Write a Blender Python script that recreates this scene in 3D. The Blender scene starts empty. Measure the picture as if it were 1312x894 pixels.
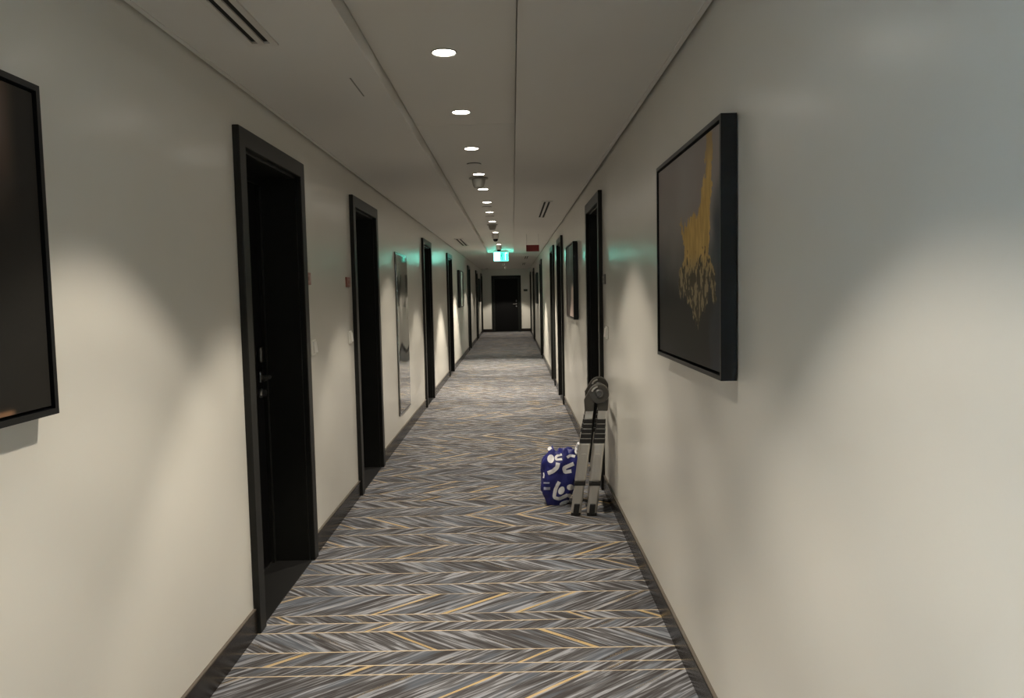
import bpy, bmesh, math, random
from mathutils import Vector, Matrix, noise
from mathutils.bvhtree import BVHTree

# ------------------------------------------------------------------ camera
SC = bpy.context.scene
COL = SC.collection
FPX, VPX, VPY, ROLL, EYE = 1000.0, 657.0, 375.0, math.radians(1.15), 1.425
d_c = Vector(((VPX - 656) / FPX, (447 - VPY) / FPX, -1)).normalized()
u_c = Vector((-math.sin(ROLL), math.cos(ROLL), 0)); u_c = (u_c - d_c * u_c.dot(d_c)).normalized()
r_c = d_c.cross(u_c)
CAM_M = Matrix((r_c, d_c, u_c))                    # camera space -> world
EYE_P = Vector((0, 0, EYE))
cam_d = bpy.data.cameras.new('camera'); cam = bpy.data.objects.new('camera', cam_d); COL.objects.link(cam)
cam.matrix_world = Matrix.Translation(EYE_P) @ CAM_M.to_4x4()
cam_d.sensor_width = 36; cam_d.sensor_fit = 'HORIZONTAL'; cam_d.lens = FPX * 36 / 1312
cam_d.clip_start = .05; cam_d.clip_end = 200
SC.camera = cam

def ray(u, v): return CAM_M @ Vector(((u - 656) / FPX, (447 - v) / FPX, -1))

# ------------------------------------------------------------------ world, daylight, exposure
w = bpy.data.worlds.new('world'); SC.world = w; w.use_nodes = True
w.node_tree.nodes['Background'].inputs[0].default_value = (.55, .72, .9, 1)
w.node_tree.nodes['Background'].inputs[1].default_value = .35
SC.view_settings.view_transform = 'Standard'; SC.view_settings.look = 'None'
SC.view_settings.gamma = 1; SC.view_settings.use_curve_mapping = False
SC.view_settings.exposure = 0.82

SPOT_COL = (1.0, .895, .745)
DAY_W = 44
BACK_Y = -2.6                                      # end of the corridor behind the camera
day = bpy.data.lights.new('added_daylight', 'AREA'); day.shape = 'RECTANGLE'; day.size = 1.2; day.size_y = 1.2
day.energy = DAY_W; day.color = (.52, .77, 1.0)
day_o = bpy.data.objects.new('added_daylight', day); COL.objects.link(day_o)
day_o.location = (-1.40, -1.2, 1.5); day_o.rotation_euler = (0, math.radians(-90), 0)   # outside the added, unseen window in the left wall, shining across

# ------------------------------------------------------------------ helpers
XL, XR, HC, HR = -1.127, .635, 2.30, 2.36
END_Y = 28.7
R = math.radians

class MB:
    def __init__(s): s.v = []; s.f = []
    def box(s, x0, x1, y0, y1, z0, z1):
        n = len(s.v)
        s.v += [(x, y, z) for z in (z0, z1) for y in (y0, y1) for x in (x0, x1)]
        s.f += [tuple(n + i for i in q) for q in ((0, 2, 3, 1), (4, 5, 7, 6), (0, 1, 5, 4), (2, 6, 7, 3), (0, 4, 6, 2), (1, 3, 7, 5))]
        return s
    def lathe(s, prof, seg=24, c=(0, 0, 0), cap=True):
        n = len(s.v)
        for r, z in prof:
            for k in range(seg):
                a = 2 * math.pi * k / seg
                s.v.append((c[0] + r * math.cos(a), c[1] + r * math.sin(a), c[2] + z))
        m = len(prof)
        for i in range(m - 1):
            for k in range(seg):
                k2 = (k + 1) % seg
                s.f.append((n + i * seg + k, n + i * seg + k2, n + (i + 1) * seg + k2, n + (i + 1) * seg + k))
        if cap:
            s.f.append(tuple(n + k for k in reversed(range(seg))))
            s.f.append(tuple(n + (m - 1) * seg + k for k in range(seg)))
        return s
    def tube(s, pts, r, seg=8):
        n = len(s.v); pts = [Vector(p) for p in pts]
        for i, p in enumerate(pts):
            t = (pts[min(i + 1, len(pts) - 1)] - pts[max(i - 1, 0)]).normalized()
            a = Vector((0, 0, 1)) if abs(t.z) < .9 else Vector((1, 0, 0))
            e1 = t.cross(a).normalized(); e2 = t.cross(e1)
            for k in range(seg):
                q = 2 * math.pi * k / seg
                s.v.append(tuple(p + e1 * r * math.cos(q) + e2 * r * math.sin(q)))
        for i in range(len(pts) - 1):
            for k in range(seg):
                k2 = (k + 1) % seg
                s.f.append((n + i * seg + k, n + i * seg + k2, n + (i + 1) * seg + k2, n + (i + 1) * seg + k))
        s.f.append(tuple(n + k for k in reversed(range(seg)))); s.f.append(tuple(n + (len(pts) - 1) * seg + k for k in range(seg)))
        return s
    def prism(s, poly, axis, a0, a1):
        """polygon of 2-D points extruded along an axis (0,1,2)"""
        n = len(s.v); m = len(poly)
        for a in (a0, a1):
            for p, q in poly:
                s.v.append({0: (a, p, q), 1: (p, a, q), 2: (p, q, a)}[axis])
        s.f.append(tuple(n + k for k in range(m))); s.f.append(tuple(n + m + k for k in reversed(range(m))))
        for k in range(m):
            k2 = (k + 1) % m
            s.f.append((n + k, n + m + k, n + m + k2, n + k2))
        return s
    def xf(s, M):
        s.v = [tuple(M @ Vector(p)) for p in s.v]; return s
    def mesh(s, name, mat, smooth=False, bevel=0, bseg=2):
        me = bpy.data.meshes.new(name); me.from_pydata(s.v, [], s.f)
        bm = bmesh.new(); bm.from_mesh(me)
        bmesh.ops.recalc_face_normals(bm, faces=bm.faces)
        if bevel:
            bmesh.ops.bevel(bm, geom=[e for e in bm.edges if e.calc_face_angle(0) > .6], offset=bevel, segments=bseg, affect='EDGES', profile=.5)
        bm.to_mesh(me); bm.free()
        if smooth:
            for p in me.polygons: p.use_smooth = True
            try: me.set_sharp_from_angle(angle=R(40))
            except Exception: pass
        me.materials.append(mat); return me
    def build(s, name, mat, parent=None, smooth=False, bevel=0, bseg=2):
        return link(name, s.mesh(name, mat, smooth, bevel, bseg), parent)

def link(name, data, parent=None):
    o = bpy.data.objects.new(name, data); COL.objects.link(o)
    if parent: o.parent = parent
    return o
def empty(name, loc=(0, 0, 0), rz=0):
    o = link(name, None); o.location = loc; o.rotation_euler = (0, 0, rz); o.empty_display_size = .1; return o
def tag(o, label, cat, group=None):
    o['label'] = label; o['category'] = cat
    if group: o['group'] = group
    return o
def struct(o, label=None):
    o['kind'] = 'structure'
    if label: o['label'] = label
    return o
def copy_tree(o, parent=None):
    c = o.copy(); COL.objects.link(c); c.parent = parent
    for ch in list(o.children): copy_tree(ch, c)
    return c

# ------------------------------------------------------------------ materials
def mat(name, col, rough=.5, metal=0, spec=.5, emit=None, estr=0):
    m = bpy.data.materials.new(name); m.use_nodes = True
    b = m.node_tree.nodes['Principled BSDF']
    b.inputs['Base Color'].default_value = (*col, 1); b.inputs['Roughness'].default_value = rough
    b.inputs['Metallic'].default_value = metal; b.inputs['Specular IOR Level'].default_value = spec
    if emit:
        b.inputs['Emission Color'].default_value = (*emit, 1); b.inputs['Emission Strength'].default_value = estr
    return m
def add_noise(m, scale, amount, bump=0, bscale=200, sx=(1, 1, 1)):
    """colour variation + fine relief in object space"""
    nt = m.node_tree; N = nt.nodes; L = nt.links; b = N['Principled BSDF']
    tc = N.new('ShaderNodeTexCoord'); mp = N.new('ShaderNodeMapping'); mp.inputs['Scale'].default_value = sx
    L.new(tc.outputs['Object'], mp.inputs[0])
    no = N.new('ShaderNodeTexNoise'); no.inputs['Scale'].default_value = scale; no.inputs['Detail'].default_value = 5
    L.new(mp.outputs[0], no.inputs['Vector'])
    base = b.inputs['Base Color'].default_value[:]
    mx = N.new('ShaderNodeMix'); mx.data_type = 'RGBA'
    mx.inputs[6].default_value = tuple(c * (1 - amount) for c in base[:3]) + (1,)
    mx.inputs[7].default_value = tuple(min(1, c * (1 + amount)) for c in base[:3]) + (1,)
    L.new(no.outputs[0], mx.inputs[0]); L.new(mx.outputs[2], b.inputs['Base Color'])
    if bump:
        n2 = N.new('ShaderNodeTexNoise'); n2.inputs['Scale'].default_value = bscale; n2.inputs['Detail'].default_value = 2
        L.new(tc.outputs['Object'], n2.inputs['Vector'])
        bp = N.new('ShaderNodeBump'); bp.inputs['Strength'].default_value = bump; bp.inputs['Distance'].default_value = .002
        L.new(n2.outputs[0], bp.inputs['Height']); L.new(bp.outputs[0], b.inputs['Normal'])
    return m

M_WALL = add_noise(mat('wall_paint', (.69, .675, .62), .24, spec=.5), 3, .03, .06, 160)
M_CEIL = add_noise(mat('ceiling_paint', (.68, .665, .63), .7, spec=.3), 2, .02)
M_PANEL = add_noise(mat('ceiling_panel', (.68, .665, .625), .6, spec=.3), 2, .02)
M_BASE = add_noise(mat('dark_skirting', (.020, .017, .015), .24, spec=.3), 12, .3, 0)
M_BASETOP = mat('skirting_edge', (.10, .085, .07), .4)
M_FRAME = add_noise(mat('door_frame_black', (.010, .0105, .0095), .42, spec=.3), 20, .2)
M_LEAF = add_noise(mat('door_leaf_black', (.003, .003, .0033), .5, spec=.15), 14, .25, 0, sx=(1, 1, .1))
M_STEEL = mat('brushed_steel', (.45, .45, .44), .28, metal=1)
M_DKSTEEL = mat('dark_steel', (.16, .16, .16), .35, metal=1)
M_SILL = mat('threshold_black', (.006, .006, .006), .5)
M_PFRAME = mat('picture_frame_black', (.005, .006, .0075), .4, spec=.35)
M_WHITE = mat('white_plastic', (.84, .83, .78), .35)
M_WHITED = mat('white_metal', (.62, .60, .56), .4)
M_BLACK = mat('black_plastic', (.01, .01, .01), .4)
M_VOID = mat('vent_black', (.003, .003, .003), .9)
M_RED = mat('red_plate', (.20, .018, .016), .4)
M_REDP = mat('red_room_plate', (.27, .09, .07), .35)
M_REDIN = mat('rose_room_plate', (.34, .17, .14), .35)
M_WIRE = mat('steel_wire', (.3, .29, .27), .4, metal=.6)
M_LENS = mat('lamp_lens', (.9, .9, .85), .4, emit=(1, .93, .80), estr=14)
M_REFL = mat('lamp_reflector', (.75, .74, .70), .25, metal=.6)
M_RIM = mat('lamp_rim', (.42, .41, .38), .45)
M_GLASS = mat('window_glass', (1, 1, 1), .02); M_GLASS.node_tree.nodes['Principled BSDF'].inputs['Transmission Weight'].default_value = 1
M_MIRROR = mat('mirror_silver', (.62, .62, .60), .05, metal=1)
M_MFRAME = mat('mirror_bevel', (.13, .13, .125), .2, metal=1)
M_ALU = add_noise(mat('ladder_aluminium', (.58, .56, .52), .36, metal=.8), 30, .12, .0, sx=(1, 1, .05))
M_GREYPL = add_noise(mat('grey_hinge_plastic', (.042, .039, .033), .4), 40, .3)
M_BAG = add_noise(mat('blue_bag_plastic', (.013, .016, .14), .5), 9, .25)
M_BAGW = mat('white_bag_print', (.74, .74, .76), .4)
M_BAGL = mat('lilac_bag_print', (.38, .40, .55), .45)
M_SIGNBOX = mat('sign_housing', (.55, .56, .55), .4)
M_SIGNG = mat('sign_green_lit', (.05, .6, .45), .4, emit=(.10, .85, .60), estr=1.0)
M_SIGNT = mat('sign_teal_lit', (.02, .4, .32), .4, emit=(.01, .50, .38), estr=.5)
M_SIGNW = mat('sign_white_lit', (.8, .9, .85), .4, emit=(.20, 1.0, .80), estr=8)
M_DOME = mat('dome_black', (.006, .006, .007), .1)
M_DET = mat('detector_grey', (.30, .285, .25), .5)

# wavy mirror glass
nt = M_MIRROR.node_tree; tc = nt.nodes.new('ShaderNodeTexCoord'); nz = nt.nodes.new('ShaderNodeTexNoise')
nz.inputs['Scale'].default_value = 2.2; nz.inputs['Detail'].default_value = 0
bp = nt.nodes.new('ShaderNodeBump'); bp.inputs['Strength'].default_value = .35; bp.inputs['Distance'].default_value = .02
nt.links.new(tc.outputs['Object'], nz.inputs['Vector']); nt.links.new(nz.outputs[0], bp.inputs['Height'])
nt.links.new(bp.outputs[0], nt.nodes['Principled BSDF'].inputs['Normal'])

def paint_mat():
    m = mat('canvas_paint', (.5, .5, .5), .5, spec=.22)
    a = m.node_tree.nodes.new('ShaderNodeAttribute'); a.attribute_name = 'paint'
    m.node_tree.links.new(a.outputs['Color'], m.node_tree.nodes['Principled BSDF'].inputs['Base Color'])
    return m
M_PAINT = paint_mat()

def carpet_mat():
    m = bpy.data.materials.new('carpet_chevron'); m.use_nodes = True
    nt = m.node_tree; N = nt.nodes; L = nt.links; b = N['Principled BSDF']
    b.inputs['Roughness'].default_value = .95; b.inputs['Specular IOR Level'].default_value = .15
    def attr(n): a = N.new('ShaderNodeAttribute'); a.attribute_name = n; return a.outputs['Fac']
    def mth(op, a, c=None, d=None):
        n = N.new('ShaderNodeMath'); n.operation = op
        for i, x in enumerate((a, c, d)):
            if x is None: continue
            if isinstance(x, (int, float)): n.inputs[i].default_value = x
            else: L.new(x, n.inputs[i])
        return n.outputs[0]
    def mixc(f, a, c):
        n = N.new('ShaderNodeMix'); n.data_type = 'RGBA'
        L.new(f, n.inputs[0])
        for i, x in ((6, a), (7, c)):
            if isinstance(x, tuple): n.inputs[i].default_value = (*x, 1)
            else: L.new(x, n.inputs[i])
        return n.outputs[2]
    def sstep(x, lo, hi):
        n = N.new('ShaderNodeMapRange'); n.interpolation_type = 'SMOOTHSTEP'
        L.new(x, n.inputs[0]); n.inputs[1].default_value = lo; n.inputs[2].default_value = hi
        return n.outputs[0]
    dr, rv, rh, sd = attr('row_dir'), attr('row_v'), attr('row_h'), attr('row_seed')
    tc = N.new('ShaderNodeTexCoord'); sep = N.new('ShaderNodeSeparateXYZ'); L.new(tc.outputs['Object'], sep.inputs[0])
    x = sep.outputs[0]
    ca, sa = math.cos(R(39)), math.sin(R(39))
    # along / across the slanted yarn streaks
    yv = mth('MULTIPLY', rv, dr)
    al = mth('ADD', mth('MULTIPLY', x, ca), mth('MULTIPLY', yv, sa))
    ac = mth('SUBTRACT', mth('MULTIPLY', yv, ca), mth('MULTIPLY', x, sa))
    def streak(sal, sac, detail, off, rough=.55):
        cb = N.new('ShaderNodeCombineXYZ')
        L.new(mth('MULTIPLY', al, sal), cb.inputs[0]); L.new(mth('MULTIPLY', ac, sac), cb.inputs[1])
        L.new(mth('ADD', sd, off), cb.inputs[2])
        n = N.new('ShaderNodeTexNoise'); n.inputs['Scale'].default_value = 1; n.inputs['Detail'].default_value = detail
        n.inputs['Roughness'].default_value = rough; n.inputs['Distortion'].default_value = .35
        L.new(cb.outputs[0], n.inputs['Vector']); return n.outputs[0]
    s1 = streak(3.4, 66, 3, 0); s2 = streak(2.5, 16, 2, 31); s3 = streak(6, 150, 2, 77)
    dark, mid, light, blue = (.040, .037, .038), (.092, .091, .096), (.255, .264, .288), (.108, .127, .158)
    c = mixc(sstep(s1, .40, .54), dark, mid)
    c = mixc(sstep(s1, .53, .61), c, light)
    c = mixc(mth('MULTIPLY', sstep(s2, .52, .66), .55), c, blue)
    c = mixc(mth('MULTIPLY', sstep(s3, .55, .70), .35), c, (.21, .215, .235))
    c = mixc(mth('MULTIPLY', sstep(s3, .46, .34), .35), c, (.05, .047, .047))
    # golden slanted yarns, a few to each row
    cell = mth('DIVIDE', ac, .205); fl = mth('FLOOR', cell); fr = mth('FRACT', cell)
    cb = N.new('ShaderNodeCombineXYZ'); L.new(fl, cb.inputs[0]); L.new(sd, cb.inputs[1])
    wn = N.new('ShaderNodeTexWhiteNoise'); wn.noise_dimensions = '3D'; L.new(cb.outputs[0], wn.inputs['Vector'])
    on = mth('GREATER_THAN', wn.outputs['Value'], .66)
    wd = mth('MULTIPLY_ADD', wn.outputs['Value'], .14, -.05)
    thin = mth('LESS_THAN', fr, wd)
    g = mth('MULTIPLY', mth('MULTIPLY', on, thin), .85)
    c = mixc(g, c, (.46, .335, .16))
    # thin cream line between rows
    edge = mth('MINIMUM', rv, mth('SUBTRACT', rh, rv))
    ln = mth('LESS_THAN', edge, .0030)
    ns = streak(2.2, 1.5, 1, 11)
    c = mixc(mth('MULTIPLY', ln, sstep(ns, .25, .5)), c, (.52, .42, .28))
    L.new(c, b.inputs['Base Color'])
    bn = N.new('ShaderNodeTexNoise'); bn.inputs['Scale'].default_value = 420; L.new(tc.outputs['Object'], bn.inputs['Vector'])
    bp = N.new('ShaderNodeBump'); bp.inputs['Strength'].default_value = .3; bp.inputs['Distance'].default_value = .003
    L.new(bn.outputs[0], bp.inputs['Height']); L.new(bp.outputs[0], b.inputs['Normal'])
    return m
M_CARPET = carpet_mat()

# ------------------------------------------------------------------ setting: doors' places
DW = .995                                          # over the casings
LEFT_D = [3.72, 5.985, 10.26, 13.9, 20.0, 24.3, 28.1]
RIGHT_D = [6.01, 10.3, 12.3, 17.2, 23.2, 27.3]
OP_W, OP_H = DW - .09, 2.075

# floor: one carpet, laid in rows
def build_floor():
    rng = random.Random(5)
    known = [2.63, 2.846, 2.92, 3.039, 3.223, 3.314, 3.398, 3.627, 3.754, 3.915, 4.084, 4.143, 4.355]
    dirs = [1, 1, 1, -1, 1, -1, 1, -1, 1, -1, 1, 1]
    edges = list(known); ds = list(dirs)
    y = known[-1]; dd = -1
    while y < END_Y + .25:
        y += rng.choice([.07, .10, .13, .17, .21, .25]); edges.append(y); ds.append(dd); dd = -dd if rng.random() < .8 else dd
    y = known[0]; dd = -1; pre = []; pd = []
    while y > BACK_Y - .2:
        y -= rng.choice([.06, .085, .11, .13, .16, .19, .22]); pre.append(y); pd.append(dd); dd = -dd
    edges = pre[::-1] + edges; ds = pd[::-1] + ds
    V = []; F = []; A = {k: [] for k in ('row_dir', 'row_v', 'row_h', 'row_seed')}
    for i, d in enumerate(ds):
        y0, y1 = edges[i], edges[i + 1]; n = len(V)
        V += [(XL - .02, y0, 0), (XR + .02, y0, 0), (XR + .02, y1, 0), (XL - .02, y1, 0)]
        F.append((n, n + 1, n + 2, n + 3)); s = i * 3.71
        for v in (0, 0, y1 - y0, y1 - y0):
            A['row_dir'].append(d); A['row_v'].append(v); A['row_h'].append(y1 - y0); A['row_seed'].append(s)
    n = len(V)                                     # underside slab
    V += [(x, yy, z) for z in (-.12, -.004) for yy in (edges[0], edges[-1]) for x in (XL - .3, XR + .3)]
    F += [tuple(n + i for i in q) for q in ((0, 2, 3, 1), (4, 5, 7, 6), (0, 1, 5, 4), (2, 6, 7, 3), (0, 4, 6, 2), (1, 3, 7, 5))]
    for k in A: A[k] += [0] * 8
    me = bpy.data.meshes.new('floor'); me.from_pydata(V, [], F)
    for k, vals in A.items():
        at = me.attributes.new(k, 'FLOAT', 'POINT'); at.data.foreach_set('value', [float(q) for q in vals])
    me.materials.append(M_CARPET)
    return struct(link('floor', me), 'grey and blue chevron carpet with thin gold lines')
build_floor()

WY0, WY1, WZ0, WZ1 = -1.8, -.6, .9, 2.1
def wall_side(name, xf, sgn, centers):
    m = MB(); y = BACK_Y - .2
    if sgn < 0:                                    # opening for the added window, behind the camera
        x0, x1 = sorted((xf, xf + sgn * .27))
        m.box(x0, x1, y, WY0, 0, HC + .15).box(x0, x1, WY0, WY1, 0, WZ0).box(x0, x1, WY0, WY1, WZ1, HC + .15); y = WY1
    x0, x1 = sorted((xf, xf + sgn * .27))
    for c in sorted(centers):
        a, b = c - OP_W / 2 - .012, c + OP_W / 2 + .012
        m.box(x0, x1, y, a, 0, HC + .15); m.box(x0, x1, a, b, OP_H + .012, HC + .15); y = b
    m.box(x0, x1, y, END_Y + .2, 0, HC + .15)
    # closing skin behind the door recesses
    m.box(*sorted((xf + sgn * .27, xf + sgn * .31)), WY1 + .1 if sgn < 0 else BACK_Y - .2, END_Y + .2, 0, HC + .15)
    return struct(m.build(name, M_WALL), 'satin grey-cream painted corridor wall')
wall_side('wall_left', XL, -1, LEFT_D)
wall_side('wall_right', XR, 1, RIGHT_D)

EDX, EDW = -.238, 1.08                             # end door
m = MB()
m.box(XL - .1, EDX - EDW / 2 + .06, END_Y, END_Y + .2, 0, HC + .15)
m.box(EDX + EDW / 2 - .06, XR + .1, END_Y, END_Y + .2, 0, HC + .15)
m.box(EDX - EDW / 2 + .06, EDX + EDW / 2 - .06, END_Y, END_Y + .2, 2.0, HC + .15)
m.box(XL - .1, XR + .1, END_Y + .2, END_Y + .26, 0, HC + .15)
struct(m.build('wall_end', M_WALL), 'end wall of the corridor around the far door')
struct(MB().box(XL - .1, XR + .1, BACK_Y - .2, BACK_Y, 0, HC + .15).build('wall_back', M_WALL))
m = MB(); t = .05; wx0, wx1 = XL - .16, XL - .10
m.box(wx0, wx1, WY0, WY1, WZ0, WZ0 + t).box(wx0, wx1, WY0, WY1, WZ1 - t, WZ1)
m.box(wx0, wx1, WY0, WY0 + t, WZ0 + t, WZ1 - t).box(wx0, wx1, WY1 - t, WY1, WZ0 + t, WZ1 - t)
win = struct(m.build('added_window', M_FRAME))  # unseen window, added as a source for the cool light on the right wall
MB().box(XL - .133, XL - .127, WY0 + t, WY1 - t, WZ0 + t, WZ1 - t).build('pane', M_GLASS, win)

# skirting boards
def skirting(name, xf, sgn, centers):
    m = MB(); tp = MB(); y = BACK_Y
    spans = []
    for c in sorted(centers): spans.append((y, c - DW / 2)); y = c + DW / 2
    if y < END_Y: spans.append((y, END_Y))
    for a, b in spans:
        if b - a < .01: continue
        m.box(*sorted((xf, xf - sgn * .014)), a, b, 0, .104)
        tp.box(*sorted((xf, xf - sgn * .012)), a, b, .104, .110)
    o = struct(m.build(name, M_BASE), 'dark glossy skirting board')
    tp.build('top_edge', M_BASETOP, o)
skirting('baseboard_left', XL, -1, LEFT_D); skirting('baseboard_right', XR, 1, RIGHT_D)
m = MB()
m.box(XL + .014, EDX - EDW / 2, END_Y - .014, END_Y, 0, .11); m.box(EDX + EDW / 2, XR - .014, END_Y - .014, END_Y, 0, .11)
struct(m.build('baseboard_end', M_BASE))

# ceiling: two plain flanks, a raised middle strip of panels up to the exit sign
SX0, SX1, SY1 = -.522, .034, 17.0
m = MB(); g = .012
m.box(XL + g, SX0, BACK_Y, END_Y, HC, HC + .1)
m.box(SX1, XR - g, BACK_Y, END_Y, HC, HC + .1)
m.box(SX0, SX1, SY1, END_Y, HC, HC + .1)
m.box(XL - .1, XR + .1, BACK_Y - .2, END_Y + .2, HC + .1, HC + .2)
ceil = struct(m.build('ceiling', M_CEIL), 'plain pale ceiling with a raised middle strip')
pe = [BACK_Y, -.4, 2.0, 4.4, 6.8, 9.2, 10.25, 12.65, 15.05, SY1]
for a, b in zip(pe, pe[1:]):
    MB().box(SX0 + .003, SX1 - .003, a + .003, b - .003, HR, HR + .035).build('ceiling_panel', M_PANEL, ceil, bevel=.0015, bseg=1)
# slim edge profiles along the walls and the strip
m = MB().box(XL + g, XL + g + .018, BACK_Y, END_Y, HC - .004, HC + .002)
struct(m.build('trim_1', M_CEIL))
m = MB().box(XR - g - .018, XR - g, BACK_Y, END_Y, HC - .004, HC + .002)
struct(m.build('trim_2', M_CEIL))
m = MB().box(SX0 - .016, SX0 + .002, BACK_Y, SY1, HC - .003, HC + .004)
struct(m.build('trim_3', M_CEIL))
m = MB().box(SX1 - .002, SX1 + .012, BACK_Y, SY1, HC - .003, HC + .004)
struct(m.build('trim_4', M_CEIL))
MB().box(-.640, -.634, 3.21, 3.50, HC - .0015, HC + .002).build('joint_line', mat('joint_grey', (.25, .24, .22), .8), ceil)

# ------------------------------------------------------------------ doors
def make_door(name, W, Htop, recess, hand=1):
    """origin: foot of the door, middle, on the wall face; +y into the corridor; lock on the +x side for hand 1"""
    d = struct(empty(name))
    ow = W / 2 - .045; oh = Htop - .055
    cw, pr = .078, .028
    m = MB()
    m.prism([(-W / 2, 0), (-W / 2 + cw, 0), (-W / 2 + cw, Htop - cw), (W / 2 - cw, Htop - cw), (W / 2 - cw, 0), (W / 2, 0), (W / 2, Htop), (-W / 2, Htop)], 1, -.002, pr)
    m.build('casing', M_FRAME, d, bevel=.004, bseg=2)
    m = MB(); y0 = -recess - .05
    ix = W / 2 - cw - .002
    m.box(-ow, -ix + .012, y0, .0, 0, oh).box(ix - .012, ow, y0, .0, 0, oh).box(-ow, ow, y0, .0, Htop - cw - .012 + .0, oh)
    m.build('lining', M_FRAME, d)
    s = .03; sx = ix - .012
    m = MB().box(-sx, -sx + s, -recess, -recess + .02, 0, Htop - cw - .012).box(sx - s, sx, -recess, -recess + .02, 0, Htop - cw - .012).box(-sx + s, sx - s, -recess, -recess + .02, Htop - cw - .012 - s, Htop - cw - .012)
    m.build('door_stop', M_FRAME, d)
    lf = MB().box(-sx, sx, -recess - .045, -recess, .012, Htop - cw - .014).build('leaf', M_LEAF, d, bevel=.002, bseg=1)
    MB().box(-sx, sx, -recess - .04, .012, 0.0, .006).build('threshold', M_SILL, d)
    MB().box(-sx + s, sx - s, -recess - .001, -recess + .006, .006, .011).build('sill_strip', M_STEEL, d)
    hx = hand * (sx - .085)
    MB().box(hx - .022, hx + .022, -recess, -recess + .022, 1.09, 1.17).build('card_reader', M_DKSTEEL, d, bevel=.006)
    h = MB().box(hx - .02, hx + .02, -recess, -recess + .014, 0.985, 1.045).build('handle_plate', M_DKSTEEL, d, bevel=.006)
    MB().tube([(hx, -recess + .012, 1.015), (hx, -recess + .05, 1.015), (hx - hand * .02, -recess + .06, 1.015), (hx - hand * .12, -recess + .06, 1.012)], .009, 10).build('lever_handle', M_STEEL, h, smooth=True)
    kb = MB().lathe([(.025, 0), (.025, .01), (.017, .014), (.017, .03)], 20).xf(Matrix.Translation((hx, -recess, .93)) @ Matrix.Rotation(R(-90), 4, 'X'))
    kb.build('lock_cylinder', M_STEEL, d, smooth=True)
    return d
proto = make_door('door_1', DW, 2.13, .20, hand=-1)
n = 1
for i, c in enumerate(LEFT_D):
    d = proto if i == 0 else copy_tree(proto)
    d.name = 'door_%d' % n; n += 1
    d.location = (XL, c, 0); d.rotation_euler = (0, 0, R(-90))
for c in RIGHT_D:
    d = copy_tree(proto); d.name = 'door_%d' % n; n += 1
    d.location = (XR, c, 0); d.rotation_euler = (0, 0, R(90))
d = make_door('door_%d' % n, EDW, 2.06, .06, hand=-1); d.location = (EDX, END_Y, 0); d.rotation_euler = (0, 0, R(180))
d['label'] = 'black double-width door closing the corridor end'

# ------------------------------------------------------------------ ceiling lamps
def make_downlight():
    t = empty('ceiling_downlight')
    MB().lathe([(.051, 0), (.051, -.003), (.047, -.004), (.046, 0)], 32, cap=False).build('rim', M_RIM, t, smooth=True)
    MB().lathe([(.047, -.0005), (.044, -.0025), (.041, -.0005)], 32, cap=False).build('reflector', M_REFL, t, smooth=True)
    MB().lathe([(.043, -.0005), (.043, -.002), (.03, -.0035), (.001, -.004)], 32).build('lens', M_LENS, t, smooth=True)
    return t
dl = make_downlight()
# place along the corridor, watts, half cone, tilt across (+ right), tilt along
B4 = 'round downlight in the ceiling strip over the stretch before the first left door'
LAMPS = [(-1.9, 30, 40, 0, B4), (-.9, 30, 40, 0, B4), (.1, 34, 40, 4, B4), (1.1, 46, 39, 9, B4), (2.05, 46, 39, -11, B4),
         (3.1, 42, 34, -8, 'glowing downlight in the ceiling strip level with the first left door'),
         (4.1, 44, 39, 11, 'glowing downlight in the ceiling strip by the joint after the first left door'),
         (5.12, 28, 37, -3, 'glowing downlight just before the flat cover disc and first smoke detector'),
         (6.21, 26, 36, 3, 'glowing downlight between the flat cover disc and the first smoke detector'),
         (7.1, 36, 39, -12, 'glowing downlight right behind the first smoke detector'),
         (8.12, 34, 38, 5, 'glowing downlight second after the first smoke detector'),
         (9.1, 60, 38, -3, 'glowing downlight between the two flat cover discs past the first detector'),
         (10.28, 150, 36, 0, 'glowing downlight just before the second smoke detector'),
         (12.12, 290, 42, 3, 'glowing downlight just before the nearer dome camera'),
         (15.14, 330, 42, -2, 'glowing downlight by the dome camera next to the exit sign')]
for i, (y, wt, hc, tx, lb) in enumerate(LAMPS):
    o = dl if i == 0 else copy_tree(dl)
    o.location = (-.248, y, HR)
    tag(o, lb, 'ceiling light', 'downlights along the middle ceiling strip')
    l = bpy.data.lights.new('lamp_beam', 'SPOT'); l.energy = wt; l.color = SPOT_COL; l.spot_size = R(2 * hc); l.spot_blend = .36; l.shadow_soft_size = .03
    lo = link('lamp_beam', l, o); lo.location = (0, 0, -.012); lo.rotation_euler = (0, R(-tx), 0)
# lamps of the dim stretch beyond the exit sign
for i, (y, wt) in enumerate([(18.6, 70), (21.4, 60), (24.2, 60), (27.5, 110)]):
    o = copy_tree(dl)
    for ch in list(o.children):
        if ch.type == 'LIGHT': bpy.data.objects.remove(ch)
    o.location = (-.248, y, HC)
    tag(o, 'round downlight in the flat ceiling beyond the green exit sign', 'ceiling light', 'downlights beyond the exit sign')
    l = bpy.data.lights.new('lamp_beam', 'SPOT'); l.energy = wt; l.color = SPOT_COL; l.spot_size = R(97); l.spot_blend = .2; l.shadow_soft_size = .03
    lo = link('lamp_beam', l, o); lo.location = (0, 0, -.012)

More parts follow.
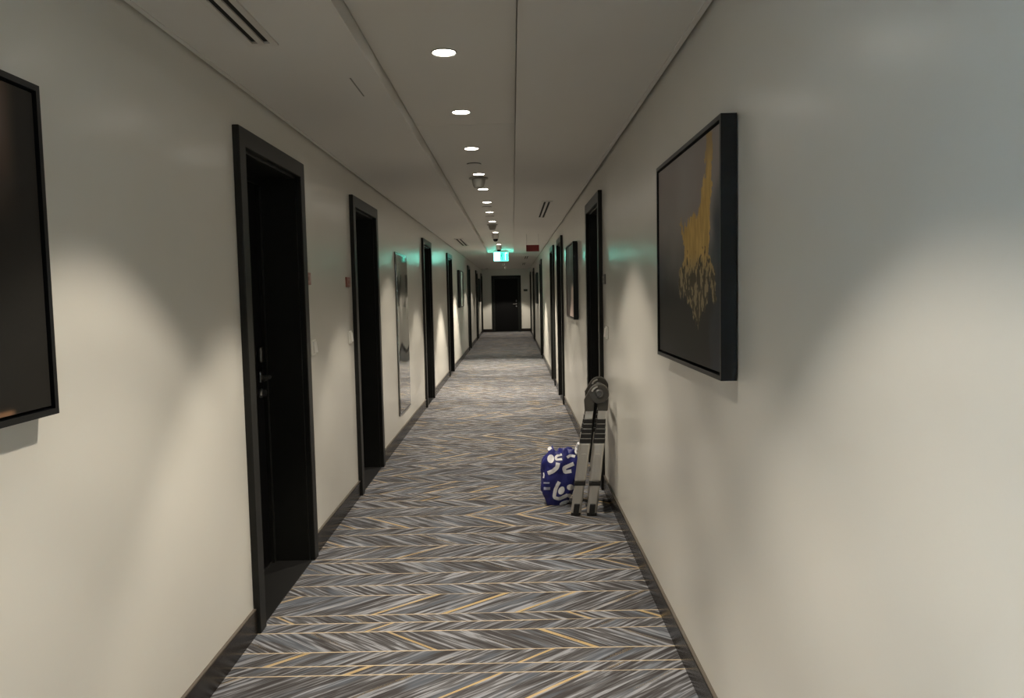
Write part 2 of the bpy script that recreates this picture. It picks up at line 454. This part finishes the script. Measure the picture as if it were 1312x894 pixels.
# ------------------------------------------------------------------ ceiling fittings
def vent(x, y0, y1, w_, label, z=HC, ang=0):
    L_ = y1 - y0
    t = empty('slot_vent', (x, (y0 + y1) / 2, z), ang)
    h = w_ / 2; s = w_ * .20; e = .03
    MB().box(-h + .003, h - .003, -L_ / 2 + .003, L_ / 2 - .003, -.0012, .0).build('slot_backing', M_VOID, t)
    m = MB()
    a, b = w_ * .10, w_ * .10 + s * 1.0
    for x0, x1 in ((-h, -b), (-a, a), (b, h)): m.box(x0, x1, -L_ / 2, L_ / 2, -.007, 0)
    m.box(-h, h, -L_ / 2 - e, -L_ / 2, -.007, 0).box(-h, h, L_ / 2, L_ / 2 + e, -.007, 0)
    m.build('vent_frame', M_WHITED, t)
    return tag(t, label, 'vent')
vent(-.845, 1.55, 2.74, .105, 'long white two-slot air vent in the ceiling before the first left door')
vent(.35, 7.62, 9.2, .105, 'white two-slot air vent in the ceiling beside the red hanging sign')
vent(-.85, 12.5, 14.3, .14, 'narrow two-slot air vent in the ceiling above the left fourth door')
vent(.355, 18.9, 20.4, .12, 'dark two-slot air vent just behind the exit sign on the right-hand side')
vent(.352, 23.2, 24.9, .12, 'dark two-slot air vent in the dim ceiling towards the far door, right half')
vent(-.9, 27.3, 28.3, .12, 'dark two-slot air vent close to the end wall ceiling corner')

def smoke_detector(y, label, s=1.0):
    t = empty('smoke_detector', (-.26, y, HR))
    MB().lathe([(.078 * s, 0), (.078 * s, -.008), (.060 * s, -.012)], 28).build('mounting_base', M_DET, t, smooth=True)
    MB().lathe([(.056 * s, -.012), (.053 * s, -.035 * s), (.044 * s, -.065 * s), (.036 * s, -.078 * s), (.001, -.08 * s)], 28).build('sensor_body', M_DET, t, smooth=True)
    return tag(t, label, 'smoke detector')
smoke_detector(6.42, 'grey cup-shaped smoke detector on the ceiling strip, first behind the flush cover disc')
smoke_detector(10.75, 'grey cup-shaped smoke detector on the ceiling strip just before the dome cameras', .95)
def cover_disc(y, label):
    t = tag(empty('sprinkler_cover', (-.262, y, HR)), label, 'sprinkler')
    MB().lathe([(.052, 0), (.052, -.004)], 28).build('black_ring', M_BLACK, t, smooth=True)  # thin black ring showing around the cover plate
    MB().lathe([(.050, -.004), (.049, -.0065), (.03, -.008), (.001, -.008)], 28).build('cover_plate', M_CEIL, t, smooth=True)
cover_disc(5.72, 'flat round sprinkler cover disc in front of the first smoke detector')
cover_disc(8.55, 'flat round sprinkler cover disc between downlights after the first detector')
cover_disc(9.6, 'flat round sprinkler cover disc before the second smoke detector')
def dome_cam(y, label):
    t = tag(empty('dome_camera', (-.256, y, HR)), label, 'camera')
    MB().lathe([(.056, 0), (.056, -.035), (.050, -.075), (.043, -.08)], 24).build('camera_body', M_WHITED, t, smooth=True)
    MB().lathe([(.041, -.08), (.038, -.10), (.026, -.117), (.001, -.124)], 24).build('lens_dome', M_DOME, t, smooth=True)
dome_cam(12.45, 'white ceiling camera with black dome behind the second smoke detector')
dome_cam(15.5, 'white ceiling camera with black dome just before the exit sign')
t = tag(empty('motion_sensor', (-.25, 22.6, HC)), 'small white sensor on an angled bracket beyond the exit sign', 'sensor')
MB().lathe([(.03, 0), (.03, -.02)], 16).build('ceiling_plate', M_WHITE, t, smooth=True)
MB().tube([(0, 0, -.01), (0, 0, -.06), (.03, 0, -.10)], .012, 8).build('bracket', M_WHITE, t, smooth=True)
MB().box(-.05, .04, -.03, .03, -.09, -.02).build('sensor_head', M_WHITE, t, bevel=.008)
MB().box(.035, .075, -.03, .03, -.20, -.10).build('sensor_arm', M_WHITE, t, bevel=.006)

# exit sign
def exit_sign():
    t = tag(empty('exit_sign', (-.232, 16.62, HC)), 'glowing green emergency exit sign hanging from the ceiling', 'exit sign')
    wd, hh, z1 = .31, .19, .035
    MB().tube([(-.1, 0, z1 + .03), (-.1, 0, z1 - .02)], .006).build('hanger', M_SIGNBOX, t)
    MB().tube([(.1, 0, z1 + .03), (.1, 0, z1 - .02)], .006).build('hanger', M_SIGNBOX, t)
    z1 = .02
    MB().box(-wd / 2, wd / 2, -.02, .02, z1 - .03, z1).build('housing', M_SIGNBOX, t, bevel=.004)
    for sg, nm in ((-1, 'front_face'), (1, 'rear_face')):
        y0, y1 = sorted((sg * .012, sg * .004)); p = empty('tmp') if False else None
        f = MB().box(-wd / 2, wd / 2, y0, y1, z1 - .03 - hh, z1 - .03).build(nm, M_SIGNG if sg < 0 else M_SIGNW, t)
        yo = sorted((sg * .0122, sg * .0145))
        zc = z1 - .03 - hh / 2
        MB().box(-wd / 2 + .006, -.02, *yo, zc - hh / 2 + .008, zc + hh / 2 - .008).build('lit_panel', M_SIGNW, f)
        # running figure
        m = MB(); yq = sorted((sg * .0146, sg * .0165))
        m.prism([(.020 + .017 * math.cos(k * .5236), zc + .062 + .017 * math.sin(k * .5236)) for k in range(12)], 1, *yq)
        for poly in ([(.0, .045), (.03, .04), (.022, -.005), (-.004, .0)], [(-.004, .002), (.012, .0), (-.006, -.035), (-.03, -.07), (-.04, -.062), (-.018, -.03)],
                     [(.006, .004), (.022, -.002), (.036, -.03), (.03, -.075), (.018, -.075), (.02, -.032)], [(.026, .04), (.046, .018), (.06, .022), (.057, .031), (.046, .028), (.03, .046)],
                     [(.002, .044), (-.022, .03), (-.034, .006), (-.026, .002), (-.016, .022), (.004, .032)]):
            m.prism([(a, zc + b) for a, b in poly], 1, *yq)
        m.build('running_figure', M_SIGNT, f)
        # white doorway edge and arrow
        m = MB(); m.box(.085, .094, *yo, zc - .075, zc + .075).box(.094, .135, *yo, zc + .066, zc + .075)
        m.build('doorway_mark', M_SIGNW, f)
exit_sign()

# red sign on wires
t = tag(empty('hanging_sign', (.312, 11.8, HC)), 'small red sign plate hanging on two thin wires from the ceiling', 'sign')
MB().box(-.097, .097, -.008, .008, -.262, -.165).build('sign_plate', M_RED, t, bevel=.003)
for s in (-.09, .09): MB().tube([(s, 0, .001), (s, 0, -.18)], .0018, 6).build('wire', M_WIRE, t)

# ------------------------------------------------------------------ pictures
def fbm(x, y, s=1, o=3):
    return noise.fractal(Vector((x * s, y * s, 3.3)), 1.0, 2.0, o)
def inpoly(p, poly):
    x, y = p; c = False; j = len(poly) - 1
    for i in range(len(poly)):
        (xi, yi), (xj, yj) = poly[i], poly[j]
        if (yi > y) != (yj > y) and x < (xj - xi) * (y - yi) / (yj - yi) + xi: c = not c
        j = i
    return c
def mixv(a, b, t): t = max(0, min(1, t)); return tuple(p + (q - p) * t for p, q in zip(a, b))
def sst(x, a, b): t = max(0, min(1, (x - a) / (b - a))); return t * t * (3 - 2 * t)
GOLD = [(.41, .30), (.46, .36), (.54, .34), (.64, .33), (.74, .28), (.80, .18), (.84, -.02), (.91, -.02), (.90, .2), (.865, .35), (.855, .5), (.95, .6), (.96, .68), (.9, .70), (.85, .64), (.78, .76), (.70, .83), (.62, .74), (.55, .74), (.5, .68), (.41, .70), (.42, .56), (.5, .50), (.46, .41)]
def paint_gold(s, t):
    n1 = fbm(s, t, 3.0); n2 = fbm(s + 7, t, 9)
    c = mixv((.165, .145, .137), (.012, .0115, .011), sst(t + .06 * n1 - .22 * s * 0, .30, .72))
    c = mixv(c, (.20, .185, .18), .7 * sst(.25 - abs(s - .5) + .1 * n1, 0, .25) * (1 - sst(t, .15, .5)))
    c = mixv(c, (.02, .024, .032), sst(s + .08 * n1, .86, .95) * sst(t, .1, .4))
    c = mixv(c, (.045, .052, .065), .5 * sst(.2 - s, 0, .2) * sst(t, .35, .5) * (1 - sst(t, .6, .75)))
    ws = s + .03 * n2 + .012 * fbm(s, t, 40); wt = t + .05 * fbm(s * 6, t, 6) + .02 * fbm(s * 30, t * 4, 1)
    if inpoly((ws, wt), GOLD):
        g = mixv((.30, .185, .045), (.40, .26, .075), .5 + fbm(s * 12, t * 3, 3))
        g = mixv(g, (.22, .15, .06), sst(.18 - t, 0, .15))
        k = sst(t, .47, .62)
        if k > 0:
            sp = fbm(s * 1.6, t * .8, 26)
            if sp > .45 - .55 * k: g = mixv(g, (.016, .015, .012), .92)
            else: g = mixv(g, (.20, .155, .085), k)
        c = g
    return c
def paint_dark(s, t):
    n1 = fbm(s, t, 2.5)
    c = (.012, .0115, .0105)
    c = mixv(c, (.105, .072, .055), sst(.985 - s + .03 * n1, .0, .05) * 0 + sst(.94 - s, 0, .1) * (1 - sst(t + .15 * n1, .1, .5)))
    c = mixv(c, (.16, .09, .05), sst(t, .98, .99) * sst(.87 - s, 0, .03))
    return c
def paint_pale(s, t):
    n1 = fbm(s, t, 2.5)
    c = mixv((.05, .05, .05), (.035, .030, .028), t)
    c = mixv(c, (.10, .105, .105), sst(.18 - abs(s - .5 + .06 * n1), 0, .1) * (1 - sst(t, .2, .5)))
    c = mixv(c, (.42, .34, .31), sst(s - .55 + .1 * n1 + .3 * (t - .6), 0, .12) * sst(t + .1 * n1, .5, .62))
    return mixv(c, (.10, .06, .05), sst(.3 - s, 0, .3) * sst(t, .5, .7) * .7)
def paint_streak(s, t):
    n1 = fbm(s, t, 3)
    c = (.012, .012, .012)
    c = mixv(c, (.65, .63, .60), sst(.2 - abs(s - .60 + .08 * n1), 0, .08))
    return mixv(c, (.14, .11, .09), sst(s - .8, 0, .1))
def paint_grey(s, t):
    return mixv((.02, .02, .022), (.06, .055, .05), sst(t + .3 * fbm(s, t, 2), .4, .9))
def picture(name, side, y0, y1, z0, z1, fn, label, res=(150, 112), depth=.045, flip=False):
    """side -1 left wall, +1 right wall; s runs from far to near on the right wall, from near to far on the left"""
    xf = XL if side < 0 else XR
    t = tag(empty(name, (xf, (y0 + y1) / 2, z0), R(-90) if side < 0 else R(90)), label, 'picture', 'framed abstract paintings on the corridor walls')
    W, H_ = y1 - y0, z1 - z0; gap = .004; fw = .014
    m = MB()
    pr0, pr1 = gap, gap + depth
    m.box(-W / 2, -W / 2 + fw, pr0, pr1, 0, H_).box(W / 2 - fw, W / 2, pr0, pr1, 0, H_)
    m.box(-W / 2 + fw, W / 2 - fw, pr0, pr1, 0, fw).box(-W / 2 + fw, W / 2 - fw, pr0, pr1, H_ - fw, H_)
    m.build('frame', M_PFRAME, t)
    MB().box(-W / 2 + fw, W / 2 - fw, -.002, pr0 + .006, fw, H_ - fw).build('backing_board', M_BLACK, t)
    # canvas: stretched block with a painted face
    cx, nx, nz = fw + .007, res[0], res[1]
    V = []; F = []; Cc = []
    yf = pr1 - .006
    for j in range(nz + 1):
        for i in range(nx + 1):
            a = i / nx; b = j / nz
            xx = -W / 2 + cx + (W - 2 * cx) * a; zz = cx + (H_ - 2 * cx) * b
            V.append((xx, yf, zz))
            # right wall: local x grows away from the camera, so s = 1 - a ; left wall: local x grows towards the camera
            s = 1 - a
            Cc.append((*(q * 1.55 for q in fn(s, 1 - b)), 1))
    for j in range(nz):
        for i in range(nx):
            k = j * (nx + 1) + i; F.append((k, k + nx + 1, k + nx + 2, k + 1))
    n0 = len(V)
    for z in (cx, H_ - cx):
        for x in (-W / 2 + cx, W / 2 - cx):
            V.append((x, pr0 + .006, z)); Cc.append((.01, .01, .01, 1))
    q = [0, nx, nz * (nx + 1), nz * (nx + 1) + nx]
    F += [(n0, n0 + 1, n0 + 3, n0 + 2), (q[0], q[1], n0 + 1, n0), (q[2], n0 + 2, n0 + 3, q[3]), (q[0], n0, n0 + 2, q[2]), (q[1], q[3], n0 + 3, n0 + 1)]
    me = bpy.data.meshes.new('canvas'); me.from_pydata(V, [], F)
    ca = me.color_attributes.new('paint', 'FLOAT_COLOR', 'POINT')
    ca.data.foreach_set('color', [c for p in Cc for c in p])
    me.materials.append(M_PAINT); link('canvas', me, t)
    return t
PZ0, PZ1 = 1.163, 1.91
picture('wall_picture', 1, 2.205, 3.18, PZ0, PZ1, paint_gold, 'black-framed painting with a golden splash over grey and black', (260, 200))
picture('wall_picture', -1, .85, 1.83, PZ0 + .0, PZ1 + .01, paint_dark, 'black-framed nearly black painting with a brown upper edge before the first left door')
picture('wall_picture', 1, 7.57, 8.56, PZ0 - .01, PZ1, paint_pale, 'black-framed dark painting with a pale pinkish lower half', (60, 50))
picture('wall_picture', -1, 15.95, 17.15, PZ0 - .02, PZ1, paint_streak, 'black-framed dark painting with a white vertical streak between left doors', (40, 30))
picture('wall_picture', 1, 19.3, 20.3, PZ0 - .02, PZ1, paint_grey, 'black-framed dark painting on the dim right wall beyond the exit sign', (30, 20))
picture('wall_picture', -1, 25.6, 26.6, PZ0 - .02, PZ1, paint_grey, 'black-framed dark painting on the left wall near the far end door', (30, 20))

# tall mirror
t = tag(empty('wall_mirror', (XL, 7.9, .25), R(-90)), 'tall narrow silver mirror fixed to the wall between two doors', 'mirror')
mw, mh = .80, 1.59
MB().box(-mw / 2, mw / 2, -.001, .012, 0, mh).build('mirror_edge', M_MFRAME, t, bevel=.003, bseg=1)
V = []; F = []; nx, nz = 8, 16
m = MB().box(-mw / 2 + .025, mw / 2 - .025, .011, .016, .025, mh - .025)
m.build('mirror_glass', M_MIRROR, t, bevel=.004, bseg=2)

# ------------------------------------------------------------------ room plates and switches
def plate(x, y, side, label, m1, m2, wd=.125, z=1.49, h=.068):
    rz = R(-90) if side < 0 else R(90) if side > 0 else R(180)
    t = tag(empty('room_plate', (x, y, z - h / 2), rz), label, 'sign', 'room plates beside the doors')
    MB().box(-wd / 2, wd / 2, -.001, .008, 0, h).build('plate_frame', m1, t, bevel=.002)
    MB().box(-wd / 2 + .018, wd / 2 - .018, .007, .010, .014, h - .014).build('plate_insert', m2, t)
    m = MB()
    for k in (-1, 0, 1): m.box(k * .016 - .004, k * .016 + .004, .0098, .0108, h / 2 - .011, h / 2 + .011)
    m.build('plate_digits', m1, t)
plate(XL, 4.29, -1, 'reddish room plate beside the far jamb of the first left door', M_REDP, M_REDIN, z=1.525)
plate(XL, 5.345, -1, 'reddish room plate at the near jamb of the second left door', M_REDP, M_REDIN, z=1.52)
M_DPL = mat('dark_room_plate', (.05, .048, .045), .4); M_GPL = mat('grey_plate_insert', (.24, .23, .2), .4)
plate(XR, 5.40, 1, 'dark square room plate above the folded ladder on the right wall', M_DPL, M_GPL, wd=.13, z=1.505)
plate(.47, END_Y, 0, 'dark room plate on the end wall beside the far door', M_DPL, M_DPL, wd=.14, z=1.51, h=.08)
def switch(x, y, side, label):
    t = tag(empty('wall_switch', (x, y, 1.10), R(-90) if side < 0 else R(90)), label, 'switch', 'white switches on the corridor walls')
    MB().box(-.041, .041, -.001, .010, 0, .088).build('switch_plate', M_WHITE, t, bevel=.003)
    MB().prism([(.009, .010), (.024, .014), (.017, .076), (.009, .078)], 0, -.028, .028).build('rocker', M_WHITE, t, bevel=.0015, bseg=1)
switch(XL, 4.36, -1, 'white wall switch below the red plate of the first left door')
switch(XL, 5.345, -1, 'white wall switch below the red plate of the second left door')
switch(XR, 5.27, 1, 'white wall switch on the right wall above the folded ladder')

# ------------------------------------------------------------------ folded telescopic ladder against the right wall
def ladder():
    yaw = R(-6)
    t = tag(empty('folding_ladder', (.424, 4.90, 0), yaw), 'folded aluminium telescopic ladder with black collars leaning on the right wall', 'ladder')
    depth = .40
    top_z = .765
    def stile_pt(half, z):                         # half -1 left, +1 right: x of the stile axis at height z
        k = z / top_z
        return (.0 + .098 * k + half * (.051 - .0125 * k))
    def seg(half, yy, z0, z1, wx, wy, name, mt, parent, bev=.006):
        x0, x1 = stile_pt(half, z0), stile_pt(half, z1)
        V = MB(); n = 0
        for x, z in ((x0, z0), (x1, z1)):
            V.v += [(x - wx / 2, yy - wy / 2, z), (x + wx / 2, yy - wy / 2, z), (x + wx / 2, yy + wy / 2, z), (x - wx / 2, yy + wy / 2, z)]
        V.f = [(0, 3, 2, 1), (4, 5, 6, 7), (0, 1, 5, 4), (1, 2, 6, 5), (2, 3, 7, 6), (3, 0, 4, 7)]
        return V.build(name, mt, parent, bevel=bev, bseg=2)
    for half in (-1, 1):
        for k, yy in enumerate((0, depth)):
            lo = seg(half, yy, .010, .205, .066, .036, 'lower_tube', M_ALU, t, .012)
            f = seg(half, yy, .0, .020, .062, .048, 'foot', M_BLACK, t, .004)
            seg(half, yy - .012, .01, .078, .036, .032, 'foot_clip', M_BLACK, f, .004)
            seg(half, yy, .195, .218, .072, .044, 'lower_collar', M_BLACK, t, .003)
            up = seg(half, yy, .218, .47, .071, .040, 'stile_tube', M_ALU, t, .013)
            seg(half, yy - .021, .235, .40, .030, .006, 'stile_rail', M_ALU, up, .002)
            for q in range(5):
                z0 = .468 + q * .031; wx = .074 - q * .0045
                c = seg(half, yy, z0, z0 + .027, wx, .042 - q * .002, 'collar', M_BLACK, t, .003)
                seg(half, yy, z0 + .026, z0 + .032, wx - .012, .034 - q * .002, 'tube_ring', M_ALU, c, .001)
            seg(half, yy, .622, .705, .050, .030, 'top_tube', M_ALU, t, .004)
            # hinge arm from the stile into the joint
            x0 = stile_pt(half, .675); hx = .105
            poly = [(x0 - .030, .672), (x0 + .026, .672), (x0 + .030, .72), (hx + half * .018 + .012, .80), (hx + half * .03 - .02, .82), (x0 - .034, .745)] if half < 0 else \
                   [(x0 - .026, .672), (x0 + .034, .672), (x0 + .040, .75), (hx + .04, .82), (hx, .82), (x0 - .034, .72)]
            MB().prism(poly, 1, yy - .022 + half * .004, yy + .022 + half * .004).build('hinge_arm', M_GREYPL, t, bevel=.006)
        # rungs: one low, five nested at the collars
        for z in (.206, .48, .511, .542, .573, .604):
            x = stile_pt(half, z)
            MB().box(x - .019, x + .019, .012, depth - .012, z - .011, z + .011).build('rung', M_ALU, t, bevel=.003)
    for yy in (0, depth):
        h = MB().lathe([(.058, -.03), (.062, -.024), (.062, .024), (.058, .03)], 28).xf(Matrix.Translation((.108, yy, .782)) @ Matrix.Rotation(R(90), 4, 'X')).build('hinge_disc', M_GREYPL, t, smooth=True)
        MB().lathe([(.026, 0), (.026, .008), (.018, .012), (.016, .006), (.001, .006)], 20).xf(Matrix.Translation((.108, yy - .029, .785)) @ Matrix.Rotation(R(90), 4, 'X')).build('hinge_knob', M_DKSTEEL, h, smooth=True)
        MB().prism([(.108 + .052 * math.cos(a), .782 + .052 * math.sin(a)) for a in [R(100 + 10 * q) for q in range(7)]] + [(.108 + .042 * math.cos(a), .782 + .042 * math.sin(a)) for a in [R(160 - 10 * q) for q in range(7)]], 1, yy - .034, yy - .028).build('hinge_scale', M_ALU, h)
    MB().tube([(.108, .02, .785), (.108, depth - .02, .785)], .012, 10).build('hinge_axle', M_DKSTEEL, t, smooth=True)
ladder()

# ------------------------------------------------------------------ blue carrier bag
def bag():
    cx, cy, hh = .268, 5.19, .36
    V = []; F = []; nu, nv = 72, 40
    def rad(a, k):
        # profile: flat bottom, bulging low, gathered top with lumps
        prof = (.80 + .32 * math.sin(min(1, k * 1.25) * math.pi * .62)) * (1 - .32 * sst(k, .78, 1.0))
        sq = (abs(math.cos(a)) ** 3.2 + abs(math.sin(a)) ** 3.2) ** (-1 / 3.2)
        p = Vector((math.cos(a) * 1.7, math.sin(a) * 1.7, k * 2.6))
        cr = .16 * noise.noise(p + Vector((5, 1, 2))) + .12 * abs(noise.noise(p * 2.7)) - .12 * abs(noise.noise(p * 1.9 + Vector((9, 3, 1))))
        return prof * (.35 + .65 * sq) * (1 + cr)
    for j in range(nv + 1):
        k = j / nv
        for i in range(nu):
            a = 2 * math.pi * i / nu; r = rad(a, k)
            z = hh * k * (1 + .12 * noise.noise(Vector((math.cos(a) * 2, math.sin(a) * 2, 7))) * k)
            sh = .80 + .20 * sst(k, -.04, .24)
            V.append((.112 * r * sh * math.cos(a) + .036 * k, .082 * r * sh * math.sin(a), z))
    for j in range(nv):
        for i in range(nu):
            i2 = (i + 1) % nu; F.append((j * nu + i, j * nu + i2, (j + 1) * nu + i2, (j + 1) * nu + i))
    F.append(tuple(reversed(range(nu))))
    # crumpled top closing
    base = nv * nu
    for q, (sc, dz) in enumerate(((.72, .006), (.42, -.02), (.15, -.035))):
        n = len(V)
        for i in range(nu):
            x, y, z = V[base + i]; a = 2 * math.pi * i / nu
            w_ = .022 * noise.noise(Vector((math.cos(a) * 2.5, math.sin(a) * 2.5, q + 3)))
            V.append((x * sc, y * sc, z + dz + w_))
        pb = base if q == 0 else n - nu
        for i in range(nu): F.append((pb + i, pb + (i + 1) % nu, n + (i + 1) % nu, n + i))
    F.append(tuple(range(len(V) - nu, len(V))))
    t = tag(empty('carrier_bag', (cx, cy, 0), R(8)), 'crumpled dark blue carrier bag with white lettering beside the ladder', 'bag')
    me = bpy.data.meshes.new('bag_body'); me.from_pydata(V, [], F)
    for p in me.polygons: p.use_smooth = True
    me.materials.append(M_BAG); bd = link('bag_body', me, t)
    # print on the bag: strokes laid on its surface
    Mw = Matrix.Translation((cx, cy, 0)) @ Matrix.Rotation(R(8), 4, 'Z'); Mi = Mw.inverted()
    bv = BVHTree.FromPolygons([Mw @ Vector(v) for v in V], F)
    def px(p): return (685 + p[0] * 90 / 766, 560 + p[1] * 90 / 766)
    def hit(p):
        u, v = px(p); r = ray(u, v).normalized()
        l, nn, _, _ = bv.ray_cast(EYE_P, r)
        if l is None: return None
        if nn.dot(r) > 0: nn = -nn
        return Mi @ (l + nn * .0022)
    def patch(rows, name, mt):
        """rows: list of rows of zoom-pixel points (equal length)"""
        Vv = []; Ff = []; idx = {}
        for j, row in enumerate(rows):
            for i, p in enumerate(row):
                h = hit(p)
                if h is not None: idx[(j, i)] = len(Vv); Vv.append(tuple(h))
        for j in range(len(rows) - 1):
            for i in range(len(rows[0]) - 1):
                q = [(j, i), (j, i + 1), (j + 1, i + 1), (j + 1, i)]
                if all(c in idx for c in q):
                    ids = [idx[c] for c in q]
                    if max((Vector(Vv[ids[a]]) - Vector(Vv[ids[b]])).length for a, b in ((0, 2), (1, 3))) < .07: Ff.append(tuple(ids))
        if not Ff: return
        me = bpy.data.meshes.new(name); me.from_pydata(Vv, [], Ff)
        for p in me.polygons: p.use_smooth = True
        me.materials.append(mt); o = link(name, me, bd)
    def stroke(pts, wd, mt=M_BAGW, name='printed_letter'):
        P = [Vector(p) for p in pts]; S = []
        for a, b in zip(P, P[1:]):
            n = max(2, int((b - a).length / 7))
            S += [a.lerp(b, k / n) for k in range(n)]
        S.append(P[-1]); rows = []
        sm = [sum((S[max(0, min(len(S) - 1, i + o))] for o in (-2, -1, 0, 1, 2)), Vector((0, 0))) / 5 for i in range(len(S))]
        sm[0], sm[-1] = S[0], S[-1]
        for i, p in enumerate(sm):
            tn = (sm[min(i + 1, len(sm) - 1)] - sm[max(i - 1, 0)]).normalized(); nn = Vector((-tn.y, tn.x))
            rows.append([p + nn * wd / 2 * q for q in (-1, -.5, 0, .5, 1)])
        patch(rows, name, mt)
    def oval(c, rx, ry, rot=0, mt=M_BAGW, name='printed_letter'):
        rows = []
        for j in range(7):
            q = j / 6 * .999 + .001; rows.append([Vector((c[0] + q * (rx * math.cos(a) * math.cos(rot) - ry * math.sin(a) * math.sin(rot)), c[1] + q * (rx * math.cos(a) * math.sin(rot) + ry * math.sin(a) * math.cos(rot)))) for a in [2 * math.pi * k / 20 for k in range(21)]])
        patch(rows, name, mt)
    oval((177, 236), 38, 46)
    stroke([(300, 190), (235, 205), (230, 245), (300, 240)], 24)
    stroke([(255, 280), (245, 330), (200, 370), (145, 392)], 44)
    stroke([(352, 222), (385, 197), (440, 210)], 30)
    stroke([(425, 288), (315, 335), (330, 380), (400, 368)], 40)
    stroke([(268, 485), (228, 565), (212, 655), (265, 672), (360, 628)], 36)
    oval((292, 580), 32, 46, .4)
    oval((388, 545), 38, 32); oval((385, 640), 32, 24, .5); oval((325, 712), 58, 22, -.35)
    stroke([(98, 385), (106, 415), (98, 445)], 14)
    stroke([(98, 497), (162, 497)], 16, M_BAGL, 'printed_strip'); stroke([(100, 558), (170, 558)], 30, M_BAGL, 'printed_strip')
    # handles: two rolled white strap ends standing up from the rim
    def ear(u, v, Y, ang, ln, wd):
        r = ray(u, v); p = EYE_P + r * (Y / r.y)
        a = Vector((math.sin(ang), 0, math.cos(ang)))
        V2 = MB(); st = []
        for k in range(6):
            q = k / 5; st.append(p + a * ln * (q - .5) + Vector((0, .02 * math.sin(q * 3), 0)))
        V2.tube(st, wd, 10)
        V2.xf(Mi); V2.build('strap_end', M_BAGW, t, smooth=True)
    ear(707, 579, 5.19, -.55, .055, .015)
    ear(739.5, 575, 5.22, .35, .08, .013)
bag()
